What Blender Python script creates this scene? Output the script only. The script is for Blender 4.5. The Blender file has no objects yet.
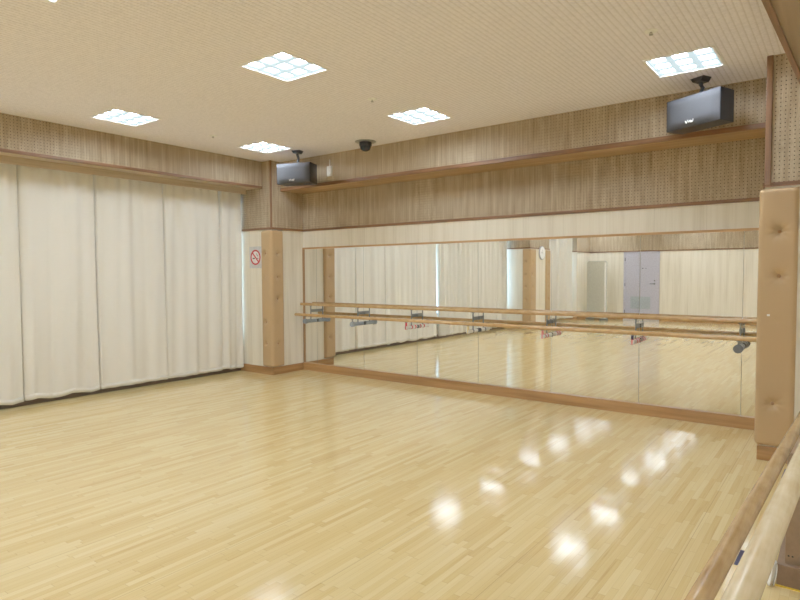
import bpy, bmesh, math, random
from mathutils import Vector, Matrix
random.seed(7)
C = bpy.context.scene.collection
PI = math.pi

# ------------------------------------------------------------------ room measures (metres)
D = 6.045            # mirror plane
XL, YC = -6.353, 5.449   # corner of the cushioned pillar by the curtains
XW = -7.06           # window wall, inner face
XR, YR = -0.495, 5.103   # corner of the cushioned pillar on the right
XE = 0.26            # right wall
YB = -6.05           # back wall
ZC = 2.969           # ceiling
ZT = 2.037           # rail between pegboard and pale panelling
ZM = 1.77            # top of the mirrors
Zm = 0.109           # bottom of the mirrors
YBM, ZBM = 5.636, 2.591  # beam over the mirrors
XBM, ZBL = -6.533, 2.617 # beam over the curtains
XCU = -6.95          # hanging plane of the curtains

def lin(r, g, b):
    f = lambda c: c/12.92 if c <= .04045 else ((c+.055)/1.055)**2.4
    return (f(r/255), f(g/255), f(b/255), 1)

# ------------------------------------------------------------------ materials
class N:
    """tiny node-tree builder"""
    def __init__(s, name):
        s.m = bpy.data.materials.new(name); s.m.use_nodes = True
        s.t = s.m.node_tree; s.b = s.t.nodes['Principled BSDF']; s.out = s.t.nodes['Material Output']
        s.pos = s.node('ShaderNodeNewGeometry').outputs['Position']
    def node(s, kind, **kw):
        n = s.t.nodes.new(kind)
        for k, v in kw.items(): setattr(n, k, v)
        return n
    def set(s, sock, v):
        if isinstance(v, bpy.types.NodeSocket): s.t.links.new(v, sock)
        else: sock.default_value = v
    def math(s, op, a, b=None, c=None):
        n = s.node('ShaderNodeMath', operation=op)
        for i, v in enumerate((a, b, c)):
            if v is not None: s.set(n.inputs[i], v)
        return n.outputs[0]
    def xyz(s):
        n = s.node('ShaderNodeSeparateXYZ'); s.set(n.inputs[0], s.pos); return n.outputs
    def comb(s, x, y, z):
        n = s.node('ShaderNodeCombineXYZ')
        for i, v in enumerate((x, y, z)): s.set(n.inputs[i], v)
        return n.outputs[0]
    def noise(s, vec, scale=1., detail=3., rough=.55):
        n = s.node('ShaderNodeTexNoise'); s.set(n.inputs['Vector'], vec)
        n.inputs['Scale'].default_value = scale; n.inputs['Detail'].default_value = detail; n.inputs['Roughness'].default_value = rough
        return n.outputs['Fac']
    def white(s, vec):
        n = s.node('ShaderNodeTexWhiteNoise', noise_dimensions='3D'); s.set(n.inputs['Vector'], vec); return n.outputs['Value']
    def ramp(s, fac, stops):
        n = s.node('ShaderNodeValToRGB'); s.set(n.inputs[0], fac); e = n.color_ramp.elements
        while len(e) < len(stops): e.new(.5)
        for i, (p, c) in enumerate(stops): e[i].position = p; e[i].color = c
        return n.outputs[0]
    def mix(s, fac, a, b, kind='MIX'):
        n = s.node('ShaderNodeMix', data_type='RGBA', blend_type=kind)
        s.set(n.inputs[0], fac); s.set(n.inputs[6], a); s.set(n.inputs[7], b); return n.outputs[2]
    def bump(s, h, strength=.2, dist=.01):
        n = s.node('ShaderNodeBump'); n.inputs['Strength'].default_value = strength; n.inputs['Distance'].default_value = dist
        s.set(n.inputs['Height'], h); s.set(s.b.inputs['Normal'], n.outputs[0])
    def fin(s, col=None, rough=.5, metal=0., spec=None):
        if col is not None: s.set(s.b.inputs['Base Color'], col)
        s.set(s.b.inputs['Roughness'], rough); s.b.inputs['Metallic'].default_value = metal
        if spec is not None: s.b.inputs['Specular IOR Level'].default_value = spec
        return s.m

def plain(name, col, rough=.5, metal=0., var=.06, scale=30., spec=None):
    n = N(name); f = n.noise(n.pos, scale, 2)
    c2 = tuple(max(0, c*(1-2*var)) for c in col[:3])+(1,); c1 = tuple(min(1, c*(1+var)) for c in col[:3])+(1,)
    return n.fin(n.ramp(f, [(.3, c2), (.7, c1)]), rough, metal, spec)

def wood(name, dark, light, axis, rough=.4, sc=18.):
    n = N(name); o = n.xyz(); k = [sc*2.2]*3; k[axis] = sc*.09
    v = n.comb(*[n.math('MULTIPLY', o[i], k[i]) for i in range(3)])
    f = n.noise(v, 1., 4, .6)
    return n.fin(n.ramp(f, [(.3, dark), (.7, light)]), rough)

def pegboard(name, lo, hi, hole=.0042, pitch=.030):
    n = N(name); o = n.xyz(); u = n.math('ADD', o[0], o[1]); z = o[2]
    g = n.noise(n.comb(n.math('MULTIPLY', u, 20.), 0., n.math('MULTIPLY', z, 1.8)), 1., 5, .62)
    g2 = n.noise(n.comb(n.math('MULTIPLY', u, 110.), 3., n.math('MULTIPLY', z, 26.)), 1., 3, .7)
    sheet = n.white(n.comb(n.math('FLOOR', n.math('DIVIDE', u, .91)), 1., 2.))
    f = n.math('ADD', n.math('MULTIPLY', g, .6), n.math('ADD', n.math('MULTIPLY', g2, .38), n.math('MULTIPLY', sheet, .06)))
    base = n.ramp(f, [(.36, lo), (.66, hi)])
    fu = n.math('SUBTRACT', n.math('FRACT', n.math('DIVIDE', u, pitch)), .5)
    fz = n.math('SUBTRACT', n.math('FRACT', n.math('DIVIDE', z, pitch)), .5)
    d = n.math('SQRT', n.math('ADD', n.math('MULTIPLY', fu, fu), n.math('MULTIPLY', fz, fz)))
    m = n.math('LESS_THAN', d, hole/pitch)
    return n.fin(n.mix(m, base, lin(62, 47, 34)), .6, spec=.3)

def whitewash():
    n = N('pale_panelling'); o = n.xyz(); u = n.math('ADD', o[0], o[1])
    g = n.noise(n.comb(n.math('MULTIPLY', u, 9.), 0., n.math('MULTIPLY', o[2], .45)), 1., 5, .6)
    g2 = n.noise(n.comb(n.math('MULTIPLY', u, 60.), 0., n.math('MULTIPLY', o[2], 1.5)), 1., 3, .6)
    f = n.math('ADD', n.math('MULTIPLY', g, .7), n.math('MULTIPLY', g2, .3))
    c = n.ramp(f, [(.33, lin(212, 203, 182)), (.5, lin(229, 222, 204)), (.7, lin(238, 232, 217))])
    j = n.math('LESS_THAN', n.math('FRACT', n.math('DIVIDE', u, .455)), .006)
    return n.fin(n.mix(n.math('MULTIPLY', j, .35), c, lin(140, 120, 95)), .5, spec=.3)

def floor_mat():
    n = N('strip_floor'); o = n.xyz(); w, L = .0335, .42
    rx = n.math('DIVIDE', o[0], w); row = n.math('FLOOR', rx)
    off = n.white(n.comb(row, 7., 3.))
    ry = n.math('ADD', n.math('DIVIDE', o[1], L), n.math('MULTIPLY', off, 5.)); idx = n.math('FLOOR', ry)
    r = n.white(n.comb(row, idx, 1.)); r2 = n.white(n.comb(row, idx, 5.))
    g = n.noise(n.comb(n.math('ADD', n.math('MULTIPLY', o[0], 120.), n.math('MULTIPLY', r, 40.)), n.math('MULTIPLY', o[1], 3.), r2), 1., 4, .6)
    f = n.math('ADD', n.math('MULTIPLY', r, .52), n.math('MULTIPLY', g, .54))
    c = n.ramp(f, [(.08, FL[0]), (.28, FL[1]), (.6, FL[2]), (.92, FL[3])])
    big = n.noise(n.pos, .8, 2)
    c = n.mix(n.math('MULTIPLY', big, .2), c, lin(228, 204, 152))
    ex = n.math('ABSOLUTE', n.math('SUBTRACT', n.math('FRACT', rx), .5))
    ey = n.math('ABSOLUTE', n.math('SUBTRACT', n.math('FRACT', ry), .5))
    jn = n.math('MAXIMUM', n.math('GREATER_THAN', ex, .478), n.math('GREATER_THAN', ey, .4955))
    c = n.mix(n.math('MULTIPLY', jn, .26), c, lin(142, 104, 58))
    # unit seams of the laid panels
    sx = n.math('LESS_THAN', n.math('FRACT', n.math('DIVIDE', o[0], .624)), .006)
    c = n.mix(n.math('MULTIPLY', sx, .35), c, lin(120, 90, 55))
    # every strip lies at a very slightly different tilt, so reflections break up along the strips
    nn = n.node('ShaderNodeVectorMath', operation='NORMALIZE')
    tx = n.math('MULTIPLY', n.math('SUBTRACT', r2, .5), .008); ty = n.math('MULTIPLY', n.math('SUBTRACT', r, .5), .009)
    n.set(nn.inputs[0], n.comb(tx, ty, 1.)); n.set(n.b.inputs['Normal'], nn.outputs[0])
    sm = n.noise(n.pos, 2.2, 3)
    n.b.inputs['Specular IOR Level'].default_value = .62
    return n.fin(c, n.math('ADD', n.math('MULTIPLY', sm, .07), .075))

def ceiling_mat():
    n = N('ribbed_ceiling_board'); o = n.xyz(); p = .038
    fx = n.math('FRACT', n.math('DIVIDE', o[0], p)); ln = n.math('LESS_THAN', fx, .2)
    fy = n.math('FRACT', n.math('DIVIDE', o[1], .02)); dots = n.math('MULTIPLY', n.math('LESS_THAN', fy, .5), n.math('GREATER_THAN', n.math('ABSOLUTE', n.math('SUBTRACT', fx, .55)), .3))
    spk = n.noise(n.pos, 45., 3, .7)
    base = n.ramp(spk, [(.3, lin(226, 222, 230)), (.6, lin(242, 238, 245))])
    c = n.mix(n.math('MULTIPLY', ln, .17), base, lin(128, 110, 88))
    c = n.mix(n.math('MULTIPLY', dots, .10), c, lin(128, 110, 88))
    return n.fin(c, .85, spec=.2)

def curtain_mat():
    n = N('cream_curtain_cloth'); o = n.xyz()
    f = n.noise(n.comb(n.math('MULTIPLY', o[1], 260.), o[0], n.math('MULTIPLY', o[2], 260.)), 1., 2)
    c = n.ramp(f, [(.3, lin(226, 222, 210)), (.7, lin(240, 236, 226))])
    n.fin(c, .85, spec=.15)
    tr = n.node('ShaderNodeBsdfTranslucent'); n.set(tr.inputs[0], lin(225, 222, 215))
    mx = n.node('ShaderNodeMixShader'); mx.inputs[0].default_value = .08
    n.t.links.new(n.b.outputs[0], mx.inputs[1]); n.t.links.new(tr.outputs[0], mx.inputs[2]); n.t.links.new(mx.outputs[0], n.out.inputs[0])
    return n.m

def emit(name, col, s):
    n = N(name); n.b.inputs['Base Color'].default_value = (.9, .9, .9, 1)
    n.b.inputs['Emission Color'].default_value = col; n.b.inputs['Emission Strength'].default_value = s; return n.m

def glass_mat():
    n = N('window_glass'); tr = n.node('ShaderNodeBsdfTransparent'); gl = n.node('ShaderNodeBsdfGlossy'); gl.inputs['Roughness'].default_value = .02
    mx = n.node('ShaderNodeMixShader'); mx.inputs[0].default_value = .07
    n.t.links.new(tr.outputs[0], mx.inputs[1]); n.t.links.new(gl.outputs[0], mx.inputs[2]); n.t.links.new(mx.outputs[0], n.out.inputs[0]); return n.m

def leather_mat():
    n = N('tan_leatherette'); f = n.noise(n.pos, 160., 3); g = n.noise(n.pos, 3., 2)
    c = n.mix(n.math('MULTIPLY', g, .4), lin(188, 156, 113), lin(172, 141, 98))
    n.bump(f, .12, .002); return n.fin(c, .42, spec=.45)

def bar_mat(name, a, b, axis, rough=.25):
    n = N(name); o = n.xyz(); k = [55.]*3; k[axis] = 3.
    f = n.noise(n.comb(*[n.math('MULTIPLY', o[i], k[i]) for i in range(3)]), 1., 4, .6)
    k2 = [30.]*3; k2[axis] = 14.
    f2 = n.noise(n.comb(*[n.math('MULTIPLY', o[i], k2[i]) for i in range(3)]), 1., 2)
    c = n.ramp(n.math('ADD', n.math('MULTIPLY', f, .6), n.math('MULTIPLY', f2, .4)), [(.33, a), (.66, b)])
    return n.fin(c, rough)

FL = [lin(170, 134, 76), lin(204, 175, 113), lin(214, 189, 131), lin(222, 203, 150)]
M = {}
M['floor'] = floor_mat(); M['ceiling'] = ceiling_mat(); M['peg'] = pegboard('pegboard_panelling', lin(136, 116, 90), lin(194, 176, 148))
M['pale'] = whitewash(); M['curtain'] = curtain_mat(); M['leather'] = leather_mat(); M['glass'] = glass_mat()
M['trimx'] = wood('brown_rail_wood', lin(100, 66, 42), lin(146, 102, 68), 0); M['trimy'] = wood('brown_rail_wood_side', lin(100, 66, 42), lin(146, 102, 68), 1)
M['trimz'] = wood('brown_post_wood', lin(98, 66, 44), lin(140, 100, 68), 2)
M['soffit'] = wood('beam_underside_wood', lin(150, 118, 82), lin(186, 152, 110), 0, .55, 8.)
M['soffit_right'] = wood('right_soffit_board', lin(138, 116, 90), lin(166, 142, 112), 1, .6, 8.)
M['frame'] = wood('mirror_frame_wood', lin(172, 126, 76), lin(206, 162, 108), 0)
M['framez'] = wood('mirror_frame_upright_wood', lin(150, 112, 72), lin(184, 144, 98), 2)
M['basex'] = wood('baseboard_wood', lin(142, 100, 58), lin(182, 138, 88), 0, .35, 10.); M['basey'] = wood('baseboard_wood_side', lin(142, 100, 58), lin(182, 138, 88), 1, .35, 10.)
M['darkbase'] = wood('dark_baseboard_wood', lin(88, 70, 60), lin(118, 96, 82), 1)
M['plaster'] = plain('plaster', lin(205, 198, 186), .8)
M['mirror'] = N('silvered_mirror').fin((.93, .935, .915, 1), .0, 1.)
M['edge'] = plain('mirror_edge', lin(96, 108, 96), .3)
M['button'] = plain('tan_leather_button', lin(164, 124, 84), .4)
M['alu'] = plain('aluminium', lin(168, 170, 172), .35, .8)
M['white'] = plain('white_enamel', lin(240, 240, 238), .45)
M['lamp'] = emit('lamp_glow', (.835, .925, 1, 1), 32.)
M['louver'] = emit('louver_glow', (.70, .92, 1, 1), .40); M['louver'].node_tree.nodes['Principled BSDF'].inputs['Base Color'].default_value = (.10, .12, .13, 1)  # faint emission stands in for lamp light caught by the blades
M['black'] = plain('black_plastic', lin(40, 44, 52), .45); M['grille'] = plain('speaker_grille', lin(76, 77, 82), .8, .0, .12, 400., .15)
M['spk'] = plain('speaker_shell', lin(34, 38, 48), .4)
M['logo'] = plain('logo_white', lin(245, 245, 248), .4)
M['steel'] = plain('grey_steel', lin(128, 134, 136), .35, .7); M['darksteel'] = plain('dark_steel', lin(88, 90, 88), .4, .6)
M['foam'] = plain('grey_foam', lin(140, 150, 158), .8); M['darkfoam'] = plain('dark_grey_foam', lin(98, 100, 104), .8); M['wfoam'] = plain('white_foam', lin(226, 224, 218), .8)
M['red'] = plain('red_tape', lin(200, 52, 62), .5); M['pink'] = plain('pink_tape', lin(222, 128, 128), .5); M['blue'] = plain('navy_tape', lin(26, 28, 74), .5); M['cream'] = plain('cream_tape', lin(236, 216, 160), .5)
M['bar'] = bar_mat('barre_wood', lin(168, 126, 76), lin(212, 176, 124), 0)
M['barlow'] = bar_mat('near_lower_barre_wood', lin(146, 110, 64), lin(192, 156, 104), 1)
M['barup'] = bar_mat('near_upper_barre_wood', lin(192, 166, 120), lin(224, 208, 172), 1)
M['door'] = plain('lavender_steel_door', lin(186, 186, 204), .45); M['vent'] = plain('door_vent', lin(168, 180, 190), .5)
M['greypanel'] = plain('grey_panel_board', lin(192, 192, 180), .6)
M['cab'] = plain('brown_cabinet_board', lin(142, 116, 90), .55); M['cabbase'] = plain('brown_plinth_board', lin(128, 102, 80), .5)
M['yellow'] = plain('yellow_strip', lin(232, 196, 60), .5)
M['signplate'] = plain('sign_plate_grey', lin(204, 206, 206), .4); M['signred'] = plain('sign_red', lin(196, 36, 52), .4); M['signwhite'] = plain('sign_white', lin(236, 232, 232), .4)
M['signblack'] = plain('sign_black', lin(24, 24, 24), .4); M['signgrey'] = plain('sign_smoke_grey', lin(160, 162, 166), .4)
M['clock'] = plain('clock_face_white', lin(248, 248, 248), .4)
M['pelmet'] = wood('pelmet_wood', lin(176, 158, 134), lin(200, 184, 160), 1)
M['camdome'] = plain('smoked_dome', lin(38, 46, 58), .15)

# ------------------------------------------------------------------ mesh helpers
class MB:
    def __init__(s): s.bm = bmesh.new(); s.mats = []
    def mi(s, m):
        if m not in s.mats: s.mats.append(m)
        return s.mats.index(m)
    def _new(s, fs, m, smooth=False):
        i = s.mi(m)
        for f in fs: f.material_index = i; f.smooth = smooth
    def box(s, x0, x1, y0, y1, z0, z1, m, bev=0.):
        vs = [s.bm.verts.new((x, y, z)) for x in (x0, x1) for y in (y0, y1) for z in (z0, z1)]
        q = [(0, 1, 3, 2), (4, 6, 7, 5), (0, 4, 5, 1), (2, 3, 7, 6), (0, 2, 6, 4), (1, 5, 7, 3)]
        fs = [s.bm.faces.new([vs[i] for i in f]) for f in q]
        s._new(fs, m)
        if bev:
            es = {e for f in fs for e in f.edges}
            r = bmesh.ops.bevel(s.bm, geom=list(es), offset=bev, segments=2, affect='EDGES', profile=.5)
            s._new(r['faces'], m, True)
        return s
    def tube(s, pts, r, m, n=12, caps=True, radii=None):
        pts = [Vector(p) for p in pts]; rings = []
        for i, p in enumerate(pts):
            t = (pts[min(i+1, len(pts)-1)]-pts[max(i-1, 0)]).normalized()
            a = t.cross(Vector((0, 0, 1))) if abs(t.z) < .95 else t.cross(Vector((1, 0, 0)))
            a.normalize(); b = t.cross(a); rr = radii[i] if radii else r
            rings.append([s.bm.verts.new(p+a*rr*math.cos(2*PI*k/n)+b*rr*math.sin(2*PI*k/n)) for k in range(n)])
        fs = []
        for A, B in zip(rings, rings[1:]):
            fs += [s.bm.faces.new((A[k], A[(k+1) % n], B[(k+1) % n], B[k])) for k in range(n)]
        s._new(fs, m, True)
        if caps: s._new([s.bm.faces.new(rings[0][::-1]), s.bm.faces.new(rings[-1])], m)
        return s
    def prism(s, poly, m, axis='y', a=0., b=.01):
        def P(u, v, w): return {'y': (u, w, v), 'x': (w, u, v), 'z': (u, v, w)}[axis]
        A = [s.bm.verts.new(P(u, v, a)) for u, v in poly]; B = [s.bm.verts.new(P(u, v, b)) for u, v in poly]; k = len(poly)
        fs = [s.bm.faces.new(A), s.bm.faces.new(B[::-1])]+[s.bm.faces.new((A[i], B[i], B[(i+1) % k], A[(i+1) % k])) for i in range(k)]
        s._new(fs, m); return s
    def lathe(s, prof, m, n=24, c=(0, 0, 0), axis='z'):
        def P(r, h, a):
            u, v = r*math.cos(a), r*math.sin(a)
            p = {'z': (u, v, h), 'x': (h, u, v), 'y': (u, h, v)}[axis]
            return (p[0]+c[0], p[1]+c[1], p[2]+c[2])
        R = [[s.bm.verts.new(P(max(r, 1e-4), h, 2*PI*k/n)) for k in range(n)] for r, h in prof]; fs = []
        for A, B in zip(R, R[1:]): fs += [s.bm.faces.new((A[k], A[(k+1) % n], B[(k+1) % n], B[k])) for k in range(n)]
        fs += [s.bm.faces.new(R[0][::-1]), s.bm.faces.new(R[-1])]
        s._new(fs, m, True); return s
    def grid(s, rows, m, smooth=True):
        V = [[s.bm.verts.new(p) for p in r] for r in rows]
        s._new([s.bm.faces.new((V[i][j], V[i][j+1], V[i+1][j+1], V[i+1][j])) for i in range(len(V)-1) for j in range(len(V[0])-1)], m, smooth); return s
    def build(s, name, parent=None, kind=None, fix=True, sharp=40):
        if fix: bmesh.ops.recalc_face_normals(s.bm, faces=s.bm.faces[:])
        for e in s.bm.edges:
            if len(e.link_faces) == 2 and e.calc_face_angle(0) > math.radians(sharp): e.smooth = False
        me = bpy.data.meshes.new(name); s.bm.to_mesh(me); s.bm.free()
        for m in s.mats: me.materials.append(M[m])
        o = bpy.data.objects.new(name, me); C.objects.link(o)
        if parent: o.parent = parent
        if kind: o['kind'] = kind
        return o

def tag(o, label, cat, group=None):
    o['label'] = label; o['category'] = cat
    if group: o['group'] = group
    return o
def thing(name, label, cat, loc=(0, 0, 0), rz=0., group=None):
    o = bpy.data.objects.new(name, None); C.objects.link(o); o.empty_display_size = .1
    o.location = loc; o.rotation_euler = (0, 0, rz); return tag(o, label, cat, group)
def dup(root, loc, rz=0., label=None, group=None):
    r = root.copy(); C.objects.link(r); r.location = loc; r.rotation_euler = (0, 0, rz)
    if label: r['label'] = label
    if group: r['group'] = group
    for ch in list(root.children):
        c = ch.copy(); C.objects.link(c); c.parent = r
        for g in ch.children:
            d = g.copy(); C.objects.link(d); d.parent = c
    return r
S = 'structure'

# ------------------------------------------------------------------ the room shell
WALLT = 3.25
MB().box(XW-.3, XE+.2, YB-.2, D+.3, -.15, 0, 'floor').build('floor', kind=S)

LX = [-5.767, -3.432, -1.005]
LY = [4.865, 3.100, 1.335, -.43, -2.195, -3.96, -5.45]
LS = .452
mb = MB()
def cuts(cs, lo, hi):
    r = [lo]
    for c in sorted(cs): r += [c-LS/2, c+LS/2]
    return r+[hi]
xs, ys = cuts(LX, XW-.25, XE+.15), cuts(LY, YB-.15, D+.25)
V = {(i, j): mb.bm.verts.new((x, y, ZC)) for i, x in enumerate(xs) for j, y in enumerate(ys)}
for i in range(len(xs)-1):
    for j in range(len(ys)-1):
        if i % 2 and j % 2: continue
        mb._new([mb.bm.faces.new((V[i, j], V[i, j+1], V[i+1, j+1], V[i+1, j]))], 'ceiling')
mb.box(XW-.3, XE+.2, YB-.2, D+.3, WALLT-.03, WALLT+.05, 'plaster')  # unseen slab added above the ceiling to block sky light
mb.build('ceiling', kind=S)

# front wall: pegboard above the rail, pale band, plain board behind the mirrors
MB().box(XL-.9, XE+.2, D, D+.25, ZT, WALLT, 'peg').box(XL-.9, XE+.2, D, D+.25, ZM, ZT, 'pale').box(XL-.9, XE+.2, D+.012, D+.25, 0, ZM, 'pale').build('wall_front', kind=S)
MB().box(XL, XE, YBM, D+.02, ZBM, WALLT, 'peg').build('beam_front', kind=S)
MB().box(XL, XR, YBM-.008, D-.001, ZBM-.022, ZBM+.002, 'soffit').build('trim_1', kind=S)
MB().box(XL, XR+.02, YBM-.014, YBM+.012, ZBM-.026, ZBM+.018, 'trimx', .003).build('trim_2', kind=S)
MB().box(XL, XR+.02, D-.016, D+.01, ZT-.014, ZT+.018, 'trimx', .003).build('trim_3', kind=S)
MB().box(XL, XR+.02, D-.018, D+.01, ZM-.003, ZM+.020, 'frame', .002).build('trim_4', kind=S)
MB().box(XL+.001, XL+.014, D-.02, D+.01, Zm, ZM, 'framez', .002).build('trim_5', kind=S)
MB().box(XL, XR+.02, D-.035, D+.01, 0, Zm, 'basex', .003).build('baseboard_front', kind=S)

# pillars
def pillar(name, x0, x1, y0, y1):
    MB().box(x0, x1, y0, y1, ZT, WALLT, 'peg').box(x0, x1, y0, y1, 0, ZT, 'pale').build(name, kind=S)
pillar('pillar_left', XW-.05, XL, YC, D+.1)
pillar('pillar_right', XR, XE+.1, YR, D+.1)
pillar('pillar_window', XW-.05, XL, -2.9, -1.72)
pillar('pillar_back', XW-.05, XL, YB-.1, -4.95)
def rails(k, x0, x1, y0, y1, faces):
    """rail at ZT and skirting round the named faces of a pillar"""
    mb, ms = MB(), MB(); t = .014
    for f in faces:
        b = {'-y': (x0-t, x1+t, y0-t, y0+.001), '+y': (x0-t, x1+t, y1-.001, y1+t), '+x': (x1-.001, x1+t, y0, y1), '-x': (x0-t, x0+.001, y0, y1)}[f]
        mb.box(*b, ZT-.014, ZT+.016, 'trimx' if 'y' in f else 'trimy')
        ms.box(*b, 0, .105, 'basex' if 'y' in f else 'basey')
    mb.build('trim_%d' % k, kind=S); ms.build('baseboard_%s' % {10: 'left_pillar', 11: 'right_pillar', 12: 'window_pillar', 13: 'back_pillar'}[k], kind=S)
rails(10, XW, XL, YC, D-.02, ['-y', '+x'])
rails(11, XR, XE, YR, D-.02, ['-y', '-x'])
rails(12, XW, XL, -2.9, -1.72, ['-y', '+x', '+y'])
rails(13, XW, XL, YB+.01, -4.95, ['+x', '+y'])
MB().box(XL-.012, XL+.012, YC-.012, YC+.012, ZT, ZC, 'trimz', .004).build('trim_6', kind=S)
MB().box(XR-.003, XR+.038, YR-.016, YR+.02, ZT, ZC, 'trimz', .004).build('trim_7', kind=S)

# beam over the curtains with its rail and pelmet board
MB().box(XW-.3, XBM, YB, YC, ZBL, WALLT, 'peg').build('beam_left', kind=S)
MB().box(XBM-.02, XBM+.01, YB, YC-.001, ZBL-.02, ZBL+.012, 'trimy', .003).build('trim_8', kind=S)
MB().box(XW, XBM-.018, YB, YC-.001, ZBL-.008, ZBL+.002, 'pelmet').build('trim_9', kind=S)
MB().box(-6.80, -6.775, -1.7, 5.36, ZBL-.085, ZBL-.006, 'pelmet').box(-6.80, -6.775, -4.3, -2.92, ZBL-.085, ZBL-.006, 'pelmet').build('trim_14', kind=S)

# soffit along the right wall (the far end runs slightly away from the room's axis)
def skew_box(y0, y1, xa, xb, dx, z0, z1, m, name):
    """prism whose room side runs from xa (y0) to xb (y1)"""
    MB().prism([(xa, y0), (xa+dx if dx else XE+.1, y0), (xb+dx if dx else XE+.1, y1), (xb, y1)], m, 'z', z0, z1).build(name, kind=S)
SY0, SX0, SK = 3.08, -.318, .040
sx = lambda y: SX0+SK*(y-SY0)
skew_box(YB, YR+.05, sx(YB), sx(YR), 0, 2.60, WALLT, 'peg', 'beam_right')
skew_box(YB, YR-.001, sx(YB)-.004, sx(YR)-.004, .026, 2.580, 2.625, 'trimy', 'trim_15')
MB().prism([(sx(YB)+.020, YB), (XE+.05, YB), (XE+.05, YR-.001), (sx(YR)+.020, YR-.001)], 'soffit_right', 'z', 2.59, 2.602).build('trim_16', kind=S)

# right wall, back wall, window wall
MB().box(XE, XE+.2, YB-.2, D+.2, ZT, WALLT, 'peg').box(XE, XE+.2, YB-.2, D+.2, 0, ZT, 'pale').build('wall_right', kind=S)
MB().box(XE-.014, XE+.01, YB, YR, ZT-.014, ZT+.016, 'trimy').build('trim_17', kind=S)
MB().box(XE-.014, XE+.01, YB, YR, 0, .105, 'basey').build('baseboard_right', kind=S)
MB().box(XW-.3, XE+.2, YB-.2, YB, ZT, WALLT, 'peg').box(XW-.3, XE+.2, YB-.2, YB, 0, ZT, 'pale').build('wall_back', kind=S)
MB().box(XL, XE, YB-.001, YB+.014, ZT-.014, ZT+.016, 'trimx').build('trim_18', kind=S)
MB().box(XL, -5.33, YB-.001, YB+.014, 0, .105, 'basex').box(-4.31, XE, YB-.001, YB+.014, 0, .105, 'basex').build('baseboard_back', kind=S)
WIN = [(-4.93, -3.0), (-1.70, 1.75), (1.95, 5.44)]; WZ0, WZ1 = .50, 2.56
mb = MB().box(XW-.3, XW, YB, D, 0, WZ0, 'pale').box(XW-.3, XW, YB, D, WZ1, WALLT, 'pale')
e = [YB]+[v for w in WIN for v in w]+[D]
for a, b in zip(e[::2], e[1::2]): mb.box(XW-.3, XW, a, b, WZ0, WZ1, 'pale')
mb.build('wall_left', kind=S)
MB().box(XW-.001, XW+.016, -1.7, YC-.001, 0, .085, 'darkbase').box(XW-.001, XW+.016, -4.94, -2.92, 0, .085, 'darkbase').build('baseboard_left', kind=S)
for i, (a, b) in enumerate(WIN):
    mb = MB(); xa, xb = XW-.10, XW-.05
    n = max(2, round((b-a)/.9))
    for k in range(n+1):
        y = a+(b-a)*k/n; mb.box(xa, xb, max(a, y-.022), min(b, y+.022), WZ0, WZ1, 'alu')
    mb.box(xa, xb, a, b, WZ0, WZ0+.04, 'alu').box(xa, xb, a, b, WZ1-.04, WZ1, 'alu')
    w = mb.build('window_%d' % (i+1), kind=S)
    MB().box(XW-.080, XW-.076, a+.01, b-.01, WZ0+.02, WZ1-.02, 'glass').build('window_pane', w)

# door in the back wall, seen in the mirrors
dx0, dx1 = -5.28, -4.36
fr = MB().box(dx0-.045, dx0, YB-.002, YB+.03, 0, ZT-.016, 'door').box(dx1, dx1+.045, YB-.002, YB+.03, 0, ZT-.016, 'door').box(dx0-.045, dx1+.045, YB-.002, YB+.03, ZT-.055, ZT-.016, 'door').build('door_1', kind=S)
MB().box(dx0, dx1, YB-.002, YB+.018, .008, ZT-.055, 'door', .003).build('door_leaf', fr)
mb = MB().box(dx0+.16, dx1-.20, YB+.017, YB+.024, .34, .70, 'vent')
for k in range(11): mb.box(dx0+.18, dx1-.22, YB+.023, YB+.032, .36+k*.030, .372+k*.030, 'vent')
mb.build('door_vent', fr)
MB().tube([(dx1-.09, YB+.018, 1.08), (dx1-.09, YB+.07, 1.08)], .012, 'steel').tube([(dx1-.08, YB+.065, 1.08), (dx1-.21, YB+.065, 1.08)], .010, 'steel').lathe([(.026, 0), (.026, .008)], 'steel', 16, (dx1-.09, YB+.018, 1.08), 'y').build('door_handle', fr)
MB().lathe([(.018, 0), (.016, .006)], 'darksteel', 16, (dx1-.09, YB+.018, 1.17), 'y').build('door_lock', fr)
MB().lathe([(.016, 0), (.014, .006)], 'black', 12, (-4.78, YB+.018, 1.53), 'y').lathe([(.012, 0), (.01, .006)], 'black', 12, (-4.69, YB+.018, 1.53), 'y').build('door_viewer', fr)
for z in (.25, 1.05, 1.8): MB().tube([(dx0-.003, YB+.028, z-.05), (dx0-.003, YB+.028, z+.05)], .009, 'darksteel').build('door_hinge', fr)

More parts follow.
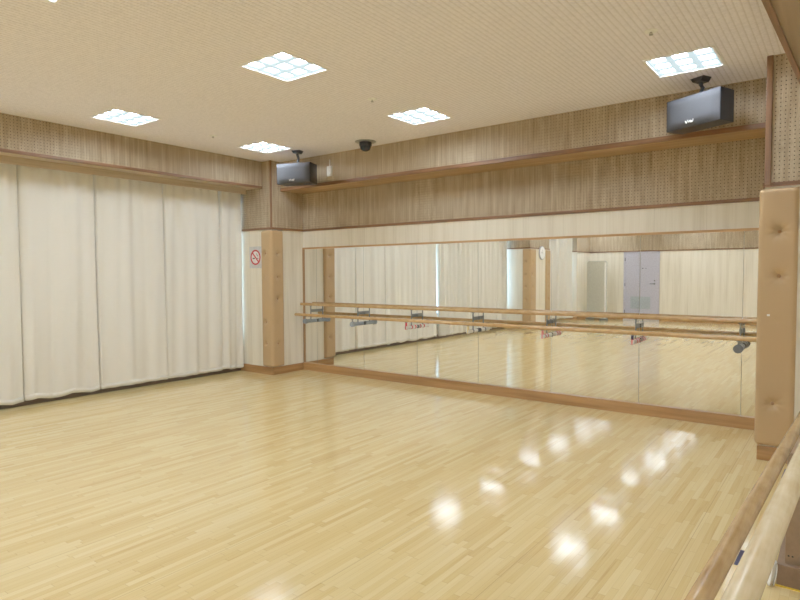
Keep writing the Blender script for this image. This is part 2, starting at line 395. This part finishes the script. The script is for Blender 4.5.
# ------------------------------------------------------------------ ceiling lights
def make_lamp(loc, label):
    t = thing('ceiling_light', label, 'ceiling light', loc, 0, 'square recessed ceiling lights')
    h = LS/2
    mb = MB()
    for a, b, c, d in ((-h-.012, h+.012, h-.004, h+.012), (-h-.012, h+.012, -h-.012, -h+.004), (-h-.012, -h+.004, -h+.004, h-.004), (h-.004, h+.012, -h+.004, h-.004)):
        mb.box(a, b, c, d, -.006, .002, 'white')
    mb.build('frame', t)
    mb = MB(); z1 = .06
    mb.box(-h, -h+.003, -h, h, 0, z1, 'white').box(h-.003, h, -h, h, 0, z1, 'white').box(-h, h, -h, -h+.003, 0, z1, 'white').box(-h, h, h-.003, h, 0, z1, 'white').box(-h, h, -h, h, z1, z1+.004, 'white')
    mb.build('housing', t)
    MB().box(-h+.006, h-.006, -h+.006, h-.006, .016, .020, 'lamp').build('light_panel', t)
    mb = MB(); w = .028
    for k in (-1, 1):
        p = k*LS/6
        mb.prism([(p-w, .0145), (p+w, .0145), (p+w*.85, .003), (p-w*.85, .003)], 'louver', 'y', -h+.004, h-.004)
        mb.prism([(p-w, .0144), (p+w, .0144), (p+w*.8, .0035), (p-w*.8, .0035)], 'louver', 'x', -h+.004, h-.004)
    for k in (-1, 1):
        p = k*(h-.004)
        mb.prism([(p, .0145), (p-k*w, .0145), (p-k*w*.5, .003), (p, .003)], 'louver', 'y', -h+.004, h-.004)
        mb.prism([(p, .0144), (p-k*w, .0144), (p-k*w*.5, .0035), (p, .0035)], 'louver', 'x', -h+.004, h-.004)
    mb.build('louver', t, fix=False)
    return t
rowname = ['nearest the mirror wall', 'second from the mirror wall', 'third from the mirror wall', 'fourth from the mirror wall', 'fifth from the mirror wall', 'sixth from the mirror wall', 'nearest the door wall']
colname = ['column along the curtains', 'middle column', 'column along the right wall']
own = {(0, 0): 'square recessed ceiling light close to the small left speaker',
       (0, 1): 'square recessed ceiling light right of the black dome camera',
       (0, 2): 'square recessed ceiling light just above the right speaker',
       (1, 0): 'square recessed ceiling light above the curtains, nearest the curtain beam',
       (1, 1): 'largest fully visible square ceiling light, top left centre of ceiling',
       (2, 1): 'square ceiling light cut off by the top edge near the left corner'}
lamp0 = None
for i in range(3):
    for j in range(7):
        lab = own.get((j, i), 'square recessed ceiling light, %s, row %s' % (colname[i], rowname[j]))
        if lamp0 is None: lamp0 = make_lamp((LX[i], LY[j], ZC), lab)
        else: dup(lamp0, (LX[i], LY[j], ZC), 0, lab)

# sprinklers
t = sp0 = thing('sprinkler_head', 'small ceiling sprinkler nearest the right speaker', 'sprinkler', (-1.05, 4.10, ZC), 0, 'ceiling sprinklers')
MB().lathe([(.042, .0), (.041, -.004), (.022, -.008), (.014, -.009)], 'white').build('escutcheon', t)
MB().tube([(0, 0, -.006), (0, 0, -.012)], .006, 'steel', 10).tube([(-.007, 0, -.011), (-.008, 0, -.018), (0, 0, -.024)], .002, 'steel', 6).tube([(.007, 0, -.011), (.008, 0, -.018), (0, 0, -.024)], .002, 'steel', 6).build('frame', t)
MB().lathe([(.013, -.024), (.013, -.026)], 'steel', 16).build('deflector', t)
dup(sp0, (-3.43, 4.13, ZC), 0, 'small ceiling sprinkler in the middle of the ceiling, between two square lights')
dup(sp0, (-5.73, 4.09, ZC), 0, 'small ceiling sprinkler nearest the curtains, left of the corner light')

# dome camera
t = thing('dome_camera', 'black dome security camera on the ceiling before the mirror-side beam', 'camera', (-4.585, 5.39, ZC))
MB().lathe([(.125, 0), (.123, -.007), (.085, -.011)], 'alu', 32).build('mount_plate', t)
MB().lathe([(.074, -.010), (.074, -.05), (.068, -.056)], 'black', 32).build('housing', t)
MB().lathe([(.066, -.054), (.064, -.075), (.052, -.098), (.03, -.112), (.004, -.117)], 'camdome', 32).build('dome', t)

# white transmitter box hanging on the beam
t = thing('wireless_receiver', 'small white box with a thin aerial on the beam by the left speaker', 'receiver', (-5.395, YBM, 2.72))
MB().box(-.038, .038, -.034, 0, -.045, .085, 'white', .006).build('case', t)
MB().tube([(0, -.015, .085), (0, -.013, .168)], .006, 'white', 8).build('aerial', t)

# ------------------------------------------------------------------ speakers
def speaker(x, y, z, w, h, d, rz, label):
    t = thing('wall_speaker', label, 'speaker', (x, y, z), rz, 'black speakers on ceiling mounts')
    # cabinet tapers towards the back, seen from above
    mb = MB(); f, b = -d/2, d/2
    poly = [(-w/2, f+.03), (w/2, f+.03), (w/2, f+.05), (w/2-.012, b), (-w/2+.012, b), (-w/2, f+.05)]
    mb.prism(poly, 'spk', 'z', -h/2, h/2); mb.build('cabinet', t)
    # grille: softly bowed front
    rows = []
    for i in range(9):
        v = i/8; zz = -h/2+.004+(h-.008)*v; r = []
        for k in range(15):
            u = k/14; e = (1-abs(2*u-1)**8)*(1-abs(2*v-1)**8)
            r.append((-w/2+.003+(w-.006)*u, f+.028-.028*e, zz))
        rows.append(r)
    mb = MB().grid(rows, 'grille'); g = mb.build('grille', t, fix=False)
    # raised white script mark, low in the middle
    mb = MB(); pts = [(-.036, .010), (-.027, -.010), (-.014, .012), (-.004, -.006), (.008, .008), (.012, -.008), (.026, -.008), (.034, .014)]
    mb.tube([(p, f-.004, -h/2+.034+q) for p, q in pts], .0042, 'logo', 6)
    mb.tube([(p, f-.004, -h/2+.034) for p in (.010, .028)], .004, 'logo', 6)
    mb.build('logo', g)
    m = MB()
    zt = ZC-z
    m.tube([(0, .02, h/2-.002), (0, .02, h/2+.018), (0, .045, (h/2+zt)/2), (0, .02, zt-.05), (0, .02, zt-.004)], .017, 'spk', 12)
    m.box(-.05, .05, -.02, .06, h/2-.002, h/2+.010, 'spk', .003)
    br = m.build('bracket', t)
    MB().prism([(-.06, zt), (.06, zt), (.035, zt-.035), (-.035, zt-.035)], 'spk', 'y', -.03, .07).build('mount_plate', br)
    return t
speaker(-.985, 5.31, 2.70, .478, .25, .215, -.45, 'black speaker hung at the right end of the beam over the mirrors')
speaker(-5.60, 5.235, 2.672, .47, .25, .25, .30, 'black speaker hung in the left corner beside the cushioned pillar')

# ------------------------------------------------------------------ mirrors
seams = [-6.336, -6.085, -5.195, -4.31, -3.43, -2.53, -1.62, -.735, XR+.012]
mlab = ['narrow mirror strip at the left end beside the cushioned pillar', 'mirror panel, second from the left pillar, reflecting the leather corner pad', 'mirror panel reflecting only pleated curtain, third from the left pillar',
        'mirror panel reflecting the bright gap between two curtains', 'mirror panel reflecting the white wall clock and the bluish pillar', 'mirror panel reflecting the grey standing panel',
        'mirror panel reflecting the handle side of the lavender door', 'narrow mirror strip at the right end beside the tan pad']
for k, (a, b) in enumerate(zip(seams, seams[1:])):
    mb = MB().box(a+.002, b-.002, D, D+.006, Zm+.001, ZM-.001, 'edge')
    o = mb.build('mirror_panel'); tag(o, mlab[k], 'mirror', 'mirror panels of the long wall mirror')
    o.data.materials.append(M['mirror'])
    for p in o.data.polygons:
        if p.normal.y < -.9: p.material_index = 1

# ------------------------------------------------------------------ barres
def barre(p0, p1, r, m, label):
    p0, p1 = Vector(p0), Vector(p1); d = (p1-p0).normalized(); L = (p1-p0).length
    ds = [0, .003, .008, .014, L-.014, L-.008, L-.003, L]; rs = [r*.55, r*.8, r*.95, r, r, r*.95, r*.8, r*.55]
    o = MB().tube([p0+d*x for x in ds], r, m, 20, True, rs).build('ballet_barre'); return tag(o, label, 'barre', 'wooden ballet barres')
RB = .0205
ZU, ZL, PU, PL = .973, .828, .120, .232
barre((-6.292, D-PU, ZU), (XR-.016, D-PU, ZU), RB, 'bar', 'upper round wooden barre running along the mirrors')
barre((-6.292, D-PL, ZL), (XR-.016, D-PL, ZL), RB, 'bar', 'lower round wooden barre running in front of the mirrors')

def bracket(loc, rz, label, style, deep=0.):
    """wall side at local y = deep; projects to local -y; z as in the room"""
    t = thing('barre_mount', label, 'bracket', loc, rz, 'steel brackets under the barres')
    MB().box(-.020, .020, deep-.008, deep, .862, .902, 'steel', .002).build('wall_plate', t); MB().box(-.018, .018, deep-.008, deep, .715, .760, 'darksteel', .002).build('wall_plate', t)
    MB().box(-.010, .010, -PU+.001, deep-.007, .862, .902, 'steel', .002).build('upper_arm', t)
    mb = MB().box(-.006, .006, -PU-.007, -PU+.007, .735, ZU-RB-.002, 'steel', .002).box(-.016, .016, -PU-.012, -PU+.012, ZU-RB-.006, ZU-RB+.001, 'steel', .002)
    mb.build('post', t)
    MB().tube([(0, deep-.007, .738), (0, -PL, .738)], .010, 'steel', 10).build('lower_arm', t)
    MB().box(-.006, .006, -PL-.006, -PL+.006, .738, ZL-RB-.002, 'steel', .002).box(-.015, .015, -PL-.012, -PL+.012, ZL-RB-.006, ZL-RB+.001, 'steel', .002).build('riser', t)
    c, r = style['foam'], style.get('r', .026)
    s = MB().tube([(0, -.022, .738), (0, -.095, .738)], r, c, 16).tube([(0, -.106, .738), (0, -PL-.012, .738)], r, c, 16).build('foam_sleeve', t)
    if style.get('end'):
        MB().tube([(0, -PL+.028, .738), (0, -PL-.016, .738)], r+.008, style['end'], 16).build('end_cap', t)
    for y in style.get('bands', ()):
        MB().tube([(0, y-.010, .738), (0, y+.010, .738)], r+.003, style['band'], 16).build('tape_band', s)
    if style.get('riser'):
        a, b = style['riser'] if isinstance(style['riser'], tuple) else (style['riser'], style['riser'])
        MB().tube([(0, -PL, .715), (0, -PL, .762)], .014, b, 12).build('riser_tape', t)
        MB().tube([(0, -PL, .762), (0, -PL, ZL-RB-.006)], .012, a, 12).build('riser_tape', t)
    return t
sty = [dict(foam='foam', end='foam'), dict(foam='foam', end='foam'), dict(foam='wfoam', r=.022, riser='red', band='red', bands=(-.13, -.055)),
       dict(foam='wfoam', r=.022, riser='cream', band='darkfoam', bands=(-.03, -.14)), dict(foam='wfoam', r=.022, riser=('pink', 'pink'), band='red', bands=(-.13, -.19)),
       dict(foam='wfoam', r=.022, riser=('blue', 'pink'), band='red', bands=(-.13, -.06)), dict(foam='darkfoam', r=.030, end='darkfoam', band='wfoam', bands=(-.16, -.07))]
blab = ['steel barre bracket with grey foam, first from the left pillar', 'steel barre bracket with grey foam, second from the left pillar', 'steel barre bracket with white foam and bright red tape, third from left',
        'steel barre bracket with cream tape on its front upright', 'steel barre bracket with pink-red tape, below the reflected clock', 'steel barre bracket with navy tape on its upright, below the reflected door',
        'steel barre bracket with thick dark grey foam near the right pillar']
for k, x in enumerate(seams[1:-1]): bracket((x, D, 0), 0, blab[k], sty[k])

# the pair of barres right beside the camera, along the right wall
nk = .0400
xu = lambda y: -.098+nk*(y-.84)
xl = lambda y: -.192+nk*(y-1.12)
RN = .0188
barre((xu(-1.2), -1.2, .985), (xu(4.6), 4.6, .985), RN, 'barup', 'thick pale near barre, the upper one along the right wall')
barre((xl(-1.2), -1.2, .83), (xl(4.6), 4.6, .83), RN, 'barlow', 'browner near barre, the lower one along the right wall')
for y, lab in ((-.30, 'steel barre bracket on the right wall beside the camera'), (3.40, 'steel barre bracket on the right wall above the low cabinet'), (4.29, 'steel barre bracket on the right wall closest to the right pillar')):
    bx = (xu(y)+PU+xl(y)+PL)/2
    bracket((bx, y, 0), -PI/2+math.atan(-nk), lab, dict(foam='foam'), XE-bx-.001)
def floor_strip(p, q, w, label):
    p, q = Vector(p), Vector(q); d = (q-p).normalized(); n = Vector((-d.y, d.x, 0))*w/2
    o = MB().prism([(v.x, v.y) for v in (p+n, q+n, q-n, p-n)], 'blue', 'z', .0002, .0012).build('floor_strip'); tag(o, label, 'tape', 'navy tape marks on the floor')
floor_strip((-.376, 3.17, 0), (-.371, 3.36, 0), .05, 'navy tape strip on the floor, seen between the near barres at bottom right')
floor_strip((-.30, 4.72, 0), (-.295, 4.95, 0), .05, 'navy tape strip on the floor just before the right pillar')

# ------------------------------------------------------------------ padded corner covers
def pad(corner, da, na, db, nb, la, lb, T, z0, z1, bA, bB, label, marks=()):
    cx, cy = corner; t = thing('corner_pad', label, 'pad', (cx, cy, 0), 0, 'tan button-tufted corner pads')
    da, na, db, nb = [Vector((*v, 0)) for v in (da, na, db, nb)]
    cols = []
    nA = 26
    for i in range(nA+1): u = la*(1-i/nA); cols.append((da*u, na, la-u, 'a', u))
    for i in range(1, 8):
        a = i/8*PI/2; cols.append((Vector((0, 0, 0)), (na*math.cos(a)+nb*math.sin(a)), min(la, lb), 'c', 0))
    for i in range(nA+1): u = lb*i/nA; cols.append((db*u, nb, lb-u, 'b', u))
    def edge(e, r=.03): return 1. if e >= r else math.sqrt(max(0, 1-(1-max(e, 0)/r)**2))
    NZ = 210; rows = []
    def disp(kind, u, z):
        d = 0
        for bu, bz, dep in [(p[0], p[1], p[2] if len(p) > 2 else .031) for p in (bA if kind == 'a' else bB if kind == 'b' else ())]:
            du, dz = u-bu, z-bz; r = math.hypot(du, dz); th = math.atan2(dz, du)
            d += dep*.8*math.exp(-(r/.030)**2)+dep*.22*math.exp(-(r/.060)**2)+dep*.14*math.exp(-(r/.055)**2)*math.cos(9*th)*(1-math.exp(-(r/.02)**2))
        return d
    for j in range(NZ+1):
        v = j/NZ; z = z0+(z1-z0)*v
        if j == 0 or j == NZ: zz = z
        r = []
        for p, n, e, kind, u in cols:
            th = T*edge(e)*edge(min(z-z0, z1-z), .03)
            th = max(.0015, th-disp(kind, u, z)*min(1, th/T))
            q = p+n*th; r.append((q.x, q.y, z))
        rows.append(r)
    MB().grid(rows, 'leather').build('cushion', t)
    for kind, lst, d, n in (('a', bA, da, na), ('b', bB, db, nb)):
        for b in lst:
            if len(b) > 2: continue
            q = d*b[0]+n*(T-.030)
            mb = MB(); rt = n.cross(Vector((0, 0, 1)))
            ring = []
            for rr, hh in ((.0135, 0), (.0125, .006), (.008, .010), (.001, .011)):
                ring.append([mb.bm.verts.new(q+n*hh+rt*rr*math.cos(a*PI/6)+Vector((0, 0, b[1]+rr*math.sin(a*PI/6)))) for a in range(12)])
            fs = []
            for A, B in zip(ring, ring[1:]): fs += [mb.bm.faces.new((A[k], A[(k+1) % 12], B[(k+1) % 12], B[k])) for k in range(12)]
            fs.append(mb.bm.faces.new(ring[-1])); mb._new(fs, 'button', True)
            mb.build('button', t)
    return t
zA = [1.695, 1.370, .737, .435]; zB = [1.690, 1.365, 1.060, .736, .435]
pad((XL, YC), (-1, 0), (0, -1), (0, 1), (1, 0), .182, .185, .046, .112, 2.012,
    [(.100, z) if z != 1.370 else (.100, z, .008) for z in zA], [(.080, z) if z != .736 else (.083, z, .010) for z in zB], 'tan button-tufted pad around the corner of the left pillar beside the sign')
p = pad((XR, YR), (1, 0), (0, -1), (0, 1), (-1, 0), .213, .20, .032, .114, 2.010,
    [(.098, 1.695), (.100, 1.372), (.078, .432), (.088, 1.045, .006)], [(.1, 1.69), (.1, 1.06), (.1, .435)], 'large tan button-tufted pad around the corner of the right pillar')
MB().box(.034, .052, -.0345, -.0315, 1.078, 1.092, 'white', .001).build('scuff_patch', p)['label'] = 'small pale scuff on the leather'
zz = [1.69, 1.37, 1.06, .74, .435]
pad((XL, -1.72), (-1, 0), (0, 1), (0, -1), (1, 0), .20, .30, .036, .112, 2.012, [(.1, z) for z in zz], [(.10, z) for z in zz], 'tan corner pad on the window pillar, reflected left of the clock')
pad((XL, -2.90), (-1, 0), (0, -1), (0, 1), (1, 0), .20, .24, .036, .112, 2.012, [(.1, z) for z in zz], [(.10, z) for z in zz], 'tan corner pad on the window pillar, reflected right of the clock')

# ------------------------------------------------------------------ no-smoking sign on the left pillar
sxc, szc = -6.688, 1.644
t = thing('no_smoking_sign', 'grey no smoking sign with a red ring, half behind the left pad', 'sign', (sxc, YC, szc))
MB().box(-.135, .135, -.006, 0, -.153, .153, 'signplate', .002).build('plate', t)
def disc(r0, r1, m, a, b, n=40):
    mb = MB()
    for k in range(n):
        p, q = 2*PI*k/n, 2*PI*(k+1)/n
        mb.prism([(r1*math.cos(p), r1*math.sin(p)), (r1*math.cos(q), r1*math.sin(q)), (r0*math.cos(q), r0*math.sin(q)), (r0*math.cos(p), r0*math.sin(p))], m, 'y', a, b)
    return mb
MB().prism([(.1*math.cos(k*PI/20), .1*math.sin(k*PI/20)) for k in range(40)], 'signwhite', 'y', -.0066, -.005).build('disc', t)
mb = disc(.086, .108, 'signred', -.0092, -.005); c = .7071
mb.prism([(-.093*c-.010*c, .093*c-.010*c), (-.093*c+.010*c, .093*c+.010*c), (.093*c+.010*c, -.093*c+.010*c), (.093*c-.010*c, -.093*c-.010*c)], 'signred', 'y', -.0092, -.005)
mb.build('ring_and_slash', t)
MB().box(-.062, -.014, -.0078, -.005, -.022, -.006, 'signblack').box(.012, .050, -.0078, -.005, -.022, -.006, 'signgrey').box(.052, .060, -.0078, -.005, -.022, -.006, 'signblack').build('cigarette', t)
MB().prism([(.010, .052), (.024, .060), (.040, .034), (.058, .026), (.056, .006), (.040, .014), (.026, .030)], 'signgrey', 'y', -.0078, -.005).build('smoke', t)

# wall clock on the window pillar
t = thing('wall_clock', 'round white wall clock high on the window pillar, seen in the mirror', 'clock', (XL, -2.40, 1.93))
MB().lathe([(.178, 0), (.178, .028), (.170, .036), (.160, .034)], 'alu', 40, axis='x').build('rim', t)
f = MB().lathe([(.162, .033), (.160, .0365)], 'clock', 40, axis='x').build('face', t)
MB().prism([(-.004, -.01), (.004, -.01), (.004, .09), (-.004, .09)], 'signblack', 'x', .0365, .038).prism([(-.01, -.004), (.12, -.003), (.12, .003), (-.01, .004)], 'signblack', 'x', .038, .0395).build('hands', t)

# ------------------------------------------------------------------ curtains
def curtain(y0, y1, label, seed, ztop=2.595, hem=.062, bow=0., dens=2.4, amp=.020):
    rnd = random.Random(seed); W = y1-y0; k0 = rnd.uniform(2.2, 3.2)/max(.5, W)*W; ph = rnd.uniform(0, 6.28); ph2 = rnd.uniform(0, 6.28)
    NY, NZ = max(30, int(W*110)), 40; rows = []
    ni = max(1, round(W*dens)); nf = rnd.uniform(.9, 1.1)
    for j in range(NZ+1):
        v = j/NZ; z = ztop+(hem-ztop)*v; r = []
        topw = math.exp(-v*9)
        for i in range(NY+1):
            u = i/NY
            fold = amp*math.sin(2*PI*ni*nf*u+ph+.5*math.sin(3*v+ph2))+amp*.35*math.sin(2*PI*(ni*2+1)*u+ph2+1.2*v)
            pl = .014*math.sin(2*PI*W*7.5*u+ph)*topw
            ed = min(u, 1-u)*W; curl = -.055*math.exp(-(ed/.008)**2)-.012*math.exp(-(ed/.05)**2)
            x = XCU+fold*(.55+.6*v)+pl+curl+bow*(1-u)**2
            hz = z
            if j == NZ: hz += .010*math.sin(2*PI*ni*u+ph)+.006*math.sin(2*PI*2*u)
            r.append((x, y0+W*u+.008*math.sin(2*PI*ni*2*u+ph)*v*min(1, ed/.05), hz))
        rows.append(r)
    mb = MB().grid(rows, 'curtain')
    # stitched hem band along the bottom
    b = [(p[0]+.003, p[1], p[2]) for p in rows[-1]]; a = [(p[0]+.003, p[1], p[2]+.055) for p in rows[-1]]
    o = mb.build('curtain', fix=True)
    tag(o, label, 'curtain', 'cream curtains along the window wall')
    s = o.modifiers.new('thick', 'SOLIDIFY'); s.thickness = .003; s.offset = 0
    h = MB().grid([a, b], 'curtain').build('hem', o)
    h2 = h.modifiers.new('thick', 'SOLIDIFY'); h2.thickness = .002; h2.offset = 0
    return o
cur = [(5.056, 5.425, 'narrow cream curtain end next to the left pillar and sign'), (4.214, 5.054, 'wide cream curtain, first of the wide ones from the left pillar'),
       (3.358, 4.212, 'wide cream curtain, second of the wide ones from the left pillar'), (2.560, 3.356, 'wide cream curtain below the beam, third of the wide ones from the pillar'),
       (1.610, 2.568, 'cream curtain cut off by the left edge of the picture'), (.725, 1.565, 'cream curtain seen in the mirror just right of the bright gap'),
       (-.140, .723, 'cream curtain seen in the mirror, second right of the bright gap'), (-1.0, -.142, 'cream curtain seen in the mirror, third right of the bright gap'),
       (-1.58, -1.002, 'narrow cream curtain seen in the mirror beside the bluish pillar face'), (-3.98, -2.945, 'cream curtain seen in the mirror just beyond the clock pillar'),
       (-4.90, -3.982, 'cream curtain at the far end, seen in the mirror left of the grey panel')]
for k, (a, b, l) in enumerate(cur): curtain(a, b, l, 31+k*7, dens=2.4 if k < 5 else 4.4, amp=.026 if k < 5 else .050, bow=.46 if k == 10 else 0.)

# ------------------------------------------------------------------ grey standing panel by the far corner (seen in the mirror)
t = thing('standing_panel', 'tall grey panel with clipped corners standing in the far corner', 'panel', (-5.93, -5.46, 0), math.radians(22))
w, h, c = .36, 1.76, .05
MB().prism([(-w, .06), (w, .06), (w, h-c), (w-c, h), (-w+c, h), (-w, h-c)], 'greypanel', 'y', -.016, .016).build('board', t)
MB().box(w-.07, w, .016, .02, .06, h-c, 'white').build('edge_strip', t)
for s in (-1, 1): MB().box(s*.26-.02, s*.26+.02, -.17, .17, 0, .06, 'steel', .005).build('foot', t)

# low brown cabinet by the right wall, under the barres
y0 = 3.09
t = thing('low_cabinet', 'low brown cabinet on a plinth under the near barres', 'cabinet', (0, y0, 0))
MB().box(-.192, XE-.016, .004, .46, .098, .60, 'cab', .003).build('body', t)
MB().box(-.221, XE-.016, -.022, .47, .004, .100, 'cabbase', .003).build('plinth', t)
MB().box(-.223, XE-.016, -.027, -.020, .0, .007, 'yellow').build('floor_strip', t)  # thin yellow strip along the foot of the plinth
for x in (-.178, -.163): MB().lathe([(.004, .0), (.004, -.002)], 'signblack', 10, (x, .005, .137), 'y').build('screw', t)
# folded white plastic cover leaning on the plinth
mb = MB(); rows = []
for j in range(7):
    v = j/6
    rows.append([(-.262+.010*v+.035*(i/8)+.004*math.sin(3*v), 3.055+.02*math.sin(i*1.2)+.012*v, .004+.098*v*(1-.08*math.sin(i*.9))) for i in range(9)])
mb.grid(rows, 'white')
o = mb.build('plastic_cover'); o.modifiers.new('thick', 'SOLIDIFY').thickness = .003
tag(o, 'small white plastic cover standing on the floor beside the low cabinet', 'cover')
o = MB().tube([(-.30+.10*i/10, 3.62+.03*math.sin(i*.5), .005) for i in range(11)], .0045, 'white', 8).build('cable'); tag(o, 'short white cable on the floor behind the white plastic cover', 'cable')

# ------------------------------------------------------------------ daylight, camera, colour
w = bpy.data.worlds.new('sky'); bpy.context.scene.world = w; w.use_nodes = True
bg = w.node_tree.nodes['Background']; bg.inputs[0].default_value = (.46, .72, 1, 1); bg.inputs[1].default_value = 3.0

cam = bpy.data.cameras.new('camera'); co = bpy.data.objects.new('camera', cam); C.objects.link(co)
f, yaw, pitch, roll = 589.58, math.radians(37.143), math.radians(-2.531), math.radians(-.27)
fw = Vector((-math.sin(yaw)*math.cos(pitch), math.cos(yaw)*math.cos(pitch), math.sin(pitch))); rt = Vector((math.cos(yaw), math.sin(yaw), 0)); up = rt.cross(fw)
r2 = rt*math.cos(roll)+up*math.sin(roll); u2 = -rt*math.sin(roll)+up*math.cos(roll)
co.matrix_world = Matrix(((r2.x, u2.x, -fw.x, 0), (r2.y, u2.y, -fw.y, 0), (r2.z, u2.z, -fw.z, 1.4), (0, 0, 0, 1)))
cam.sensor_fit = 'HORIZONTAL'; cam.sensor_width = 36; cam.lens = f*36/800; cam.clip_start = .02; cam.clip_end = 100
bpy.context.scene.camera = co
vs = bpy.context.scene.view_settings; vs.view_transform = 'Standard'; vs.look = 'None'; vs.exposure = 0.88; vs.gamma = 1.25
bpy.context.scene.cycles.diffuse_bounces = 8; bpy.context.scene.cycles.max_bounces = 14
